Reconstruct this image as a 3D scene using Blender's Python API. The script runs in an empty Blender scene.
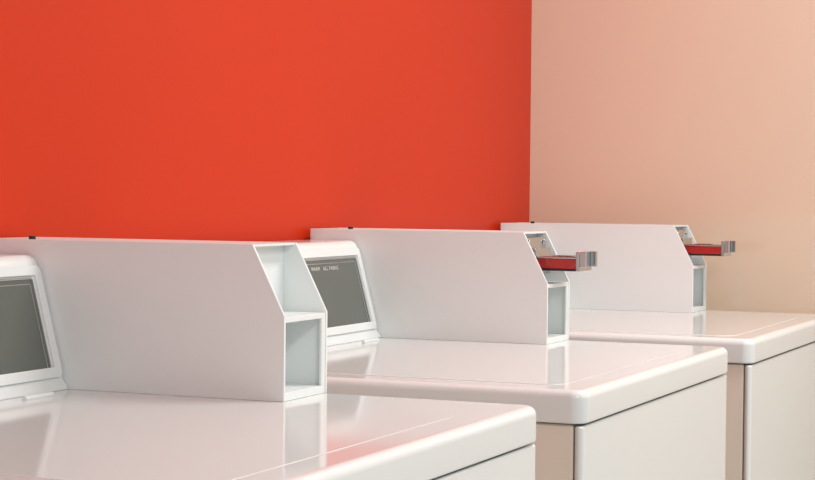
import bpy, bmesh, math
import numpy as np
from mathutils import Vector, Matrix
S=bpy.context.scene
S.view_settings.view_transform='Standard'
S.view_settings.look='None'
ZD=0.93   # deck height above floor
def lin(c):
    return tuple(((v/255)/12.92 if v/255<=.04045 else ((v/255+.055)/1.055)**2.4) for v in c)+(1,)
def mat(name,rgb,rough=.4,metal=0,coat=0,spec=.5,bump=0,bscale=200,var=0,coat_r=.05):
    m=bpy.data.materials.new(name);m.use_nodes=True
    nt=m.node_tree;b=nt.nodes['Principled BSDF']
    b.inputs['Base Color'].default_value=lin(rgb)
    b.inputs['Roughness'].default_value=rough;b.inputs['Metallic'].default_value=metal
    b.inputs['Coat Weight'].default_value=coat;b.inputs['Coat Roughness'].default_value=coat_r
    b.inputs['Specular IOR Level'].default_value=spec
    tc=nt.nodes.new('ShaderNodeTexCoord')
    n=nt.nodes.new('ShaderNodeTexNoise');n.inputs['Scale'].default_value=bscale;n.inputs['Detail'].default_value=3
    nt.links.new(tc.outputs['Object'],n.inputs['Vector'])
    if bump:
        bp=nt.nodes.new('ShaderNodeBump');bp.inputs['Strength'].default_value=bump;bp.inputs['Distance'].default_value=.001
        nt.links.new(n.outputs['Fac'],bp.inputs['Height']);nt.links.new(bp.outputs['Normal'],b.inputs['Normal'])
    if var:
        n2=nt.nodes.new('ShaderNodeTexNoise');n2.inputs['Scale'].default_value=2.5
        nt.links.new(tc.outputs['Object'],n2.inputs['Vector'])
        mx=nt.nodes.new('ShaderNodeMix');mx.data_type='RGBA'
        c=lin(rgb);mx.inputs[6].default_value=tuple(v*(1-var) for v in c[:3])+(1,)
        mx.inputs[7].default_value=tuple(min(1,v*(1+var)) for v in c[:3])+(1,)
        nt.links.new(n2.outputs['Fac'],mx.inputs[0]);nt.links.new(mx.outputs[2],b.inputs['Base Color'])
    return m
M_orange=mat('orange_paint',(202,51,19),.4,bump=.15,bscale=120,var=.03,spec=.2)
M_beige=mat('beige_gloss_paint',(226,206,183),.12,bump=.006,bscale=30,var=.015,coat=1,coat_r=.03,spec=.8)
M_floor=mat('floor_tile',(146,150,150),.4,var=.1)
M_ceil=mat('ceiling_paint',(235,236,236),.8,var=.02)
M_trim=mat('trim_paint',(225,220,212),.4)
M_enamel=mat('white_enamel',(228,233,232),.08,bump=.01,bscale=30,spec=.6)
M_powder=mat('white_powdercoat',(230,235,234),.3,bump=.1,bscale=900)
M_side=mat('side_panel_bounce_tint',(232,222,208),.4)  # beige reflected light and shade on the sides, put into the base colour
M_dark=mat('dark_gap',(110,104,98),.6)
M_gasket=mat('lid_gasket',(196,194,192),.5)
M_glass=mat('console_panel_grey',(96,101,95),.18,spec=.45)
M_silver=mat('silver_trim',(200,202,198),.3,metal=.8)
M_steel=mat('polished_chrome',(200,202,204),.08,metal=1,bump=.05,bscale=200)
M_red=mat('red_slide',(175,12,8),.08,coat=1)
M_black=mat('black_plastic',(28,26,26),.4)
M_text=mat('legend_print',(215,218,210),.5)
M_rubber=mat('rubber_foot',(35,35,35),.8)

def obj(name,bm,m,parent=None,smooth=True,loc=(0,0,0),bev=0,ang=35):
    bmesh.ops.recalc_face_normals(bm,faces=bm.faces)
    me=bpy.data.meshes.new(name);bm.to_mesh(me);bm.free()
    o=bpy.data.objects.new(name,me);S.collection.objects.link(o)
    o.data.materials.append(m);o.location=loc
    if parent:o.parent=parent
    if bev:
        b=o.modifiers.new('bevel','BEVEL');b.width=bev;b.segments=3;b.limit_method='ANGLE';b.angle_limit=math.radians(30);b.harden_normals=False
    if smooth:
        for p in me.polygons:p.use_smooth=True
        w=o.modifiers.new('wn','WEIGHTED_NORMAL');w.keep_sharp=True
        bm2=bmesh.new();bm2.from_mesh(me)
        for e in bm2.edges:
            if len(e.link_faces)==2 and e.calc_face_angle(0)>math.radians(ang) and not bev: e.smooth=False
        bm2.to_mesh(me);bm2.free()
    return o
def addbox(bm,x0,x1,y0,y1,z0,z1):
    v=[bm.verts.new((x,y,z)) for x in(x0,x1) for y in(y0,y1) for z in(z0,z1)]
    for f in((0,1,3,2),(4,6,7,5),(0,4,5,1),(2,3,7,6),(0,2,6,4),(1,5,7,3)):bm.faces.new([v[i] for i in f])
def prism(bm,prof,y0,y1):
    a=[bm.verts.new((x,y0,z)) for x,z in prof];b=[bm.verts.new((x,y1,z)) for x,z in prof]
    bm.faces.new(a);bm.faces.new(b[::-1]);n=len(prof)
    for i in range(n):bm.faces.new((a[i],b[i],b[(i+1)%n],a[(i+1)%n]))
def rrect(x0,x1,y0,y1,r,n=8):
    P=[]
    for cx,cy,a0 in((x1-r,y1-r,0),(x0+r,y1-r,90),(x0+r,y0+r,180),(x1-r,y0+r,270)):
        for i in range(n+1):
            a=math.radians(a0+90*i/n);P.append((cx+r*math.cos(a),cy+r*math.sin(a)))
    return P
def slab(bm,x0,x1,y0,y1,z0,z1,rc,rt,rb=.002,n=6):
    loops=[]
    def L(ins,z):
        r=max(rc-ins,.0005)
        loops.append([bm.verts.new((x,y,z)) for x,y in rrect(x0+ins,x1-ins,y0+ins,y1-ins,r)])
    for i in range(3): 
        a=math.pi/2*i/2;L(rb*(1-math.sin(a)),z0+rb*(1-math.cos(a)))
    for i in range(n+1):
        a=math.pi/2*i/n;L(rt*(1-math.cos(a)),z1-rt*(1-math.sin(a)))
    for a,b in zip(loops,loops[1:]):
        for i in range(len(a)):bm.faces.new((a[i],a[(i+1)%len(a)],b[(i+1)%len(a)],b[i]))
    bm.faces.new(loops[0][::-1]);bm.faces.new(loops[-1])
def cyl(bm,c,r,h,axis='Z',n=24):
    rot={'Z':Matrix(),'X':Matrix.Rotation(math.pi/2,4,'Y'),'Y':Matrix.Rotation(math.pi/2,4,'X')}[axis]
    bmesh.ops.create_cone(bm,cap_ends=True,segments=n,radius1=r,radius2=r,depth=h,matrix=Matrix.Translation(c)@rot)

W=.699;PITCH=.85;T=.0385
BY=.592;BW=.1045;BX=-.247;BH=.1655;CHX=.0386;CHZ=.090;BB=-.638
def washer(k):
    e=bpy.data.objects.new('washing_machine',None);S.collection.objects.link(e)
    e.location=(0,k*PITCH,ZD)
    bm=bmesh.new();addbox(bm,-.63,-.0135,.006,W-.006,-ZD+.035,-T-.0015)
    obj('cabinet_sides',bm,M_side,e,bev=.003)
    bm=bmesh.new();addbox(bm,-.014,-.0115,.008,W-.008,-ZD+.04,-T-.001)
    obj('cabinet_seam',bm,M_dark,e)
    bm=bmesh.new()
    slab(bm,-.012,-.001,.003,W-.003,-ZD+.06,-T-.0025,.006,.003,.003)
    obj('front_panel',bm,M_enamel,e)
    bm=bmesh.new();addbox(bm,-.6,-.06,.03,W-.03,-ZD+.02,-ZD+.06);obj('toe_kick',bm,M_black,e)
    bm=bmesh.new()
    for x in(-.58,-.08):
        for y in(.06,W-.06):cyl(bm,(x,y,-ZD+.012),.02,.024)
    obj('levelling_feet',bm,M_rubber,e)
    bm=bmesh.new();slab(bm,-.64,.002,-.001,W,-T,0,.018,.010,.003,n=8)
    obj('top_deck',bm,M_enamel,e)
    bm=bmesh.new();slab(bm,-.4862,-.0388,.0438,.5762,-.0005,.0002,.0312,.0001,.0001)
    obj('lid_gasket',bm,M_gasket,e)
    bm=bmesh.new();slab(bm,-.485,-.04,.045,.575,-.0005,.0007,.03,.0007,.0002)
    obj('lid',bm,M_enamel,e)
    bm=bmesh.new()
    for y in(.12,.50):cyl(bm,(-.492,y,.002),.003,.05,'Y')
    obj('lid_hinges',bm,M_enamel,e)
    cb=-.5187;ct=-.5576;cz=.1475
    sl=(ct-cb)/cz
    bm=bmesh.new()
    prof=[(-.635,0),(cb+.004,0),(cb+.003,.004),(cb+sl*.012,.012),(cb+sl*.135,.135)]
    for i in range(7):
        a=math.radians(10+80*i/6);prof.append((ct-.012+.014*math.cos(a),cz-.013+.014*math.sin(a)))
    prof+=[(-.635,cz+.001)]
    prism(bm,prof,.0,BY-.001)
    obj('console_body',bm,M_enamel,e,bev=.0015)
    nrm=Vector((cz,0,-(ct-cb))).normalized();up=Vector((ct-cb,0,cz)).normalized()
    o0=Vector((cb,0,0))
    def on(y,s,d):return o0+up*s+Vector((0,y,0))+nrm*d
    def plate(bm,y0,y1,s0,s1,d0,d1,r=.006):
        P=rrect(y0,y1,s0,s1,r,4)
        a=[bm.verts.new(on(y,s,d0)) for y,s in P];b=[bm.verts.new(on(y,s,d1)) for y,s in P]
        bm.faces.new(a[::-1]);bm.faces.new(b)
        for i in range(len(P)):bm.faces.new((a[i],a[(i+1)%len(P)],b[(i+1)%len(P)],b[i]))
    def frame(bm,y0,y1,s0,s1,w,d0,d1,r):
        A=rrect(y0,y1,s0,s1,r,4);B=rrect(y0+w,y1-w,s0+w,s1-w,max(r-w,.001),4)
        n=len(A);a=[bm.verts.new(on(y,s,d0)) for y,s in A];b=[bm.verts.new(on(y,s,d1)) for y,s in A]
        c=[bm.verts.new(on(y,s,d1)) for y,s in B];d=[bm.verts.new(on(y,s,d0)) for y,s in B]
        for i in range(n):
            j=(i+1)%n
            for p,q in((a,b),(b,c),(c,d),(d,a)):bm.faces.new((p[i],p[j],q[j],q[i]))
    bm=bmesh.new();frame(bm,.004,BY-.003,.014,.142,.012,-.001,.003,.008);obj('console_rim',bm,M_enamel,e,bev=.001)
    bm=bmesh.new();plate(bm,.022,BY-.020,.019,.128,0,.0015,.003);obj('console_panel',bm,M_glass,e)
    bm=bmesh.new();frame(bm,.0225,BY-.0205,.0195,.1275,.0014,.001,.0021,.003)
    frame(bm,.030,BY-.027,.025,.121,.0008,.001,.0018,.002);obj('console_panel_border',bm,M_silver,e)
    def text(body,y,s,size):
        cu=bpy.data.curves.new('legend','FONT');cu.body=body;cu.size=size;cu.extrude=.0001;cu.space_character=1.3
        t=bpy.data.objects.new('console_legend',cu);S.collection.objects.link(t);t.parent=e
        m=Matrix((Vector((0,1,0)),up,nrm)).transposed().to_4x4();m.translation=on(y,s,.0017)
        t.matrix_local=m;cu.materials.append(M_text)
    text('WARM   ALL FABRIC',.41,.1105,.008)
    bm=bmesh.new();cyl(bm,(0,0,.01),.028,.02,n=32);cyl(bm,(0,0,.022),.02,.008,n=32)
    kn=obj('selector_knob',bm,M_silver,e,bev=.001)
    m=Matrix((Vector((0,1,0)),up,nrm)).transposed().to_4x4();m.translation=on(.12,.075,.001);kn.matrix_local=m
    y0,y1=BY,BY+BW;tk=.0035
    prof=[(BB,0),(BX,0),(BX,CHZ),(BX-CHX,BH),(BB,BH)]
    bm=bmesh.new()
    prism(bm,prof,y0,y0+tk);prism(bm,prof,y1-tk,y1)
    obj('coin_box_side_plates',bm,M_powder,e,bev=.0008)
    bm=bmesh.new()
    addbox(bm,BB,BX-CHX-.001,y0+tk,y1-tk,BH-.003,BH-.0003)
    addbox(bm,BB,BX-.001,y0+tk,y1-tk,.0002,.009)
    addbox(bm,-.300,BX-.001,y0+tk,y1-tk,CHZ-.007,CHZ-.001)
    addbox(bm,-.304,-.300,y0+tk,y1-tk,.009,BH-.003)
    addbox(bm,BB,BB+.003,y0+tk,y1-tk,.009,BH-.003)
    addbox(bm,BX-.004,BX-.001,y1-tk-.009,y1-tk,.009,CHZ-.007)
    obj('coin_box_shell',bm,M_powder,e,bev=.0006)
    bm=bmesh.new();cyl(bm,(-.578,y0+.02,BH+.001),.004,.005,n=16)
    obj('coin_box_lock',bm,M_black,e)
    bm=bmesh.new()
    if k==0:
        cyl(bm,(-.2998,y0+.028,.148),.0032,.001,'X',16);cyl(bm,(-.2998,y0+.075,.105),.0022,.001,'X',16)
        obj('mounting_holes',bm,M_dark,e)
    else:
        yc=(y0+y1)/2;dx=-.012 if k==1 else 0
        addbox(bm,-.300,-.284,y0+.010,y1-.008,.094,.157)
        addbox(bm,-.284,-.272,yc-.034,yc+.034,.102,.141)
        for yy in(y0+.02,y1-.018):
            for zz in(.150,):cyl(bm,(-.2835,yy,zz),.004,.004,'X')
        obj('coin_mechanism',bm,M_steel,e,bev=.001)
        bm=bmesh.new();addbox(bm,-.275,-.197+dx,yc-.028,yc+.026,.1115,.1268);obj('coin_slide_tray',bm,M_red,e,bev=.001)
        bm=bmesh.new();addbox(bm,-.275,-.197+dx,yc-.029,yc+.027,.1085,.1115);obj('coin_slide_rail',bm,M_black,e,bev=.0006)
        bm=bmesh.new();addbox(bm,-.275,-.195+dx,yc-.030,yc+.028,.1269,.1300)
        addbox(bm,-.199+dx,-.193+dx,yc-.031,yc+.029,.108,.137)
        addbox(bm,-.193+dx,-.184+dx,yc-.031,yc-.023,.114,.137);addbox(bm,-.193+dx,-.184+dx,yc+.021,yc+.029,.114,.137)
        obj('coin_slide_frame',bm,M_steel,e,bev=.001)
        bm=bmesh.new()
        for q in(-.012,0,.012):addbox(bm,-.255,-.225,yc+q-.0015,yc+q+.0015,.1298,.1304)
        obj('coin_slots',bm,M_black,e)
    return e
for k in range(3):washer(k)

WX=-.650;WY=2.497;X1=3.6;Y0=-3.4;H=2.7
def room(name,b,m):
    bm=bmesh.new();addbox(bm,*b);return obj(name,bm,m,smooth=False)
room('wall_left',(WX-.1,WX,Y0,WY,0,H),M_orange)
room('wall_back',(WX-.1,X1,WY,WY+.1,0,H),M_beige)
room('floor',(WX-.1,X1,Y0,WY+.1,-.1,0),M_floor)
room('ceiling',(WX-.1,X1,Y0,WY+.1,H,H+.1),M_ceil)
room('baseboard_back',(.1,X1,WY-.012,WY,0,.1),M_trim)
def fill_light(x,y,sx,sy,p,col=(1,.985,.965)):  # unseen overhead area light with housing, added for fill
    bm=bmesh.new();addbox(bm,-sx/2-.03,sx/2+.03,-sy/2-.03,sy/2+.03,-.03,0)
    o=obj('added_fill_housing',bm,M_trim,loc=(x,y,H))
    l=bpy.data.lights.new('fill_lamp','AREA');l.shape='RECTANGLE';l.size=sx;l.size_y=sy;l.energy=p;l.color=col
    a=bpy.data.objects.new('fill_lamp',l);S.collection.objects.link(a);a.parent=o;a.location=(0,0,-.035)
fill_light(.7,1.5,.4,1.0,38)  # added to brighten the middle of the orange wall
fill_light(1.9,-1.6,.6,1.2,54)  # added fill for the box sides facing the camera
fill_light(2.8,.6,.6,1.2,28)
w=bpy.data.worlds.new('world');S.world=w;w.use_nodes=True
w.node_tree.nodes['Background'].inputs[0].default_value=(1,.99,.985,1)
w.node_tree.nodes['Background'].inputs[1].default_value=.62

yw,ph,ro=[math.radians(a) for a in(23.2823,1.4157,.552)]
F=Vector((-math.sin(yw)*math.cos(ph),math.cos(yw)*math.cos(ph),-math.sin(ph)))
R=Vector((math.cos(yw),math.sin(yw),0));U=R.cross(F)
R2=R*math.cos(ro)+U*math.sin(ro);U2=-R*math.sin(ro)+U*math.cos(ro)
cd=bpy.data.cameras.new('camera');c=bpy.data.objects.new('camera',cd);S.collection.objects.link(c)
m=Matrix((R2,U2,-F)).transposed().to_4x4();m.translation=Vector((.6356,-1.1337,.2199+ZD));c.matrix_world=m
cd.sensor_width=36;cd.lens=1840.86*36/815;cd.clip_start=.01
S.camera=c
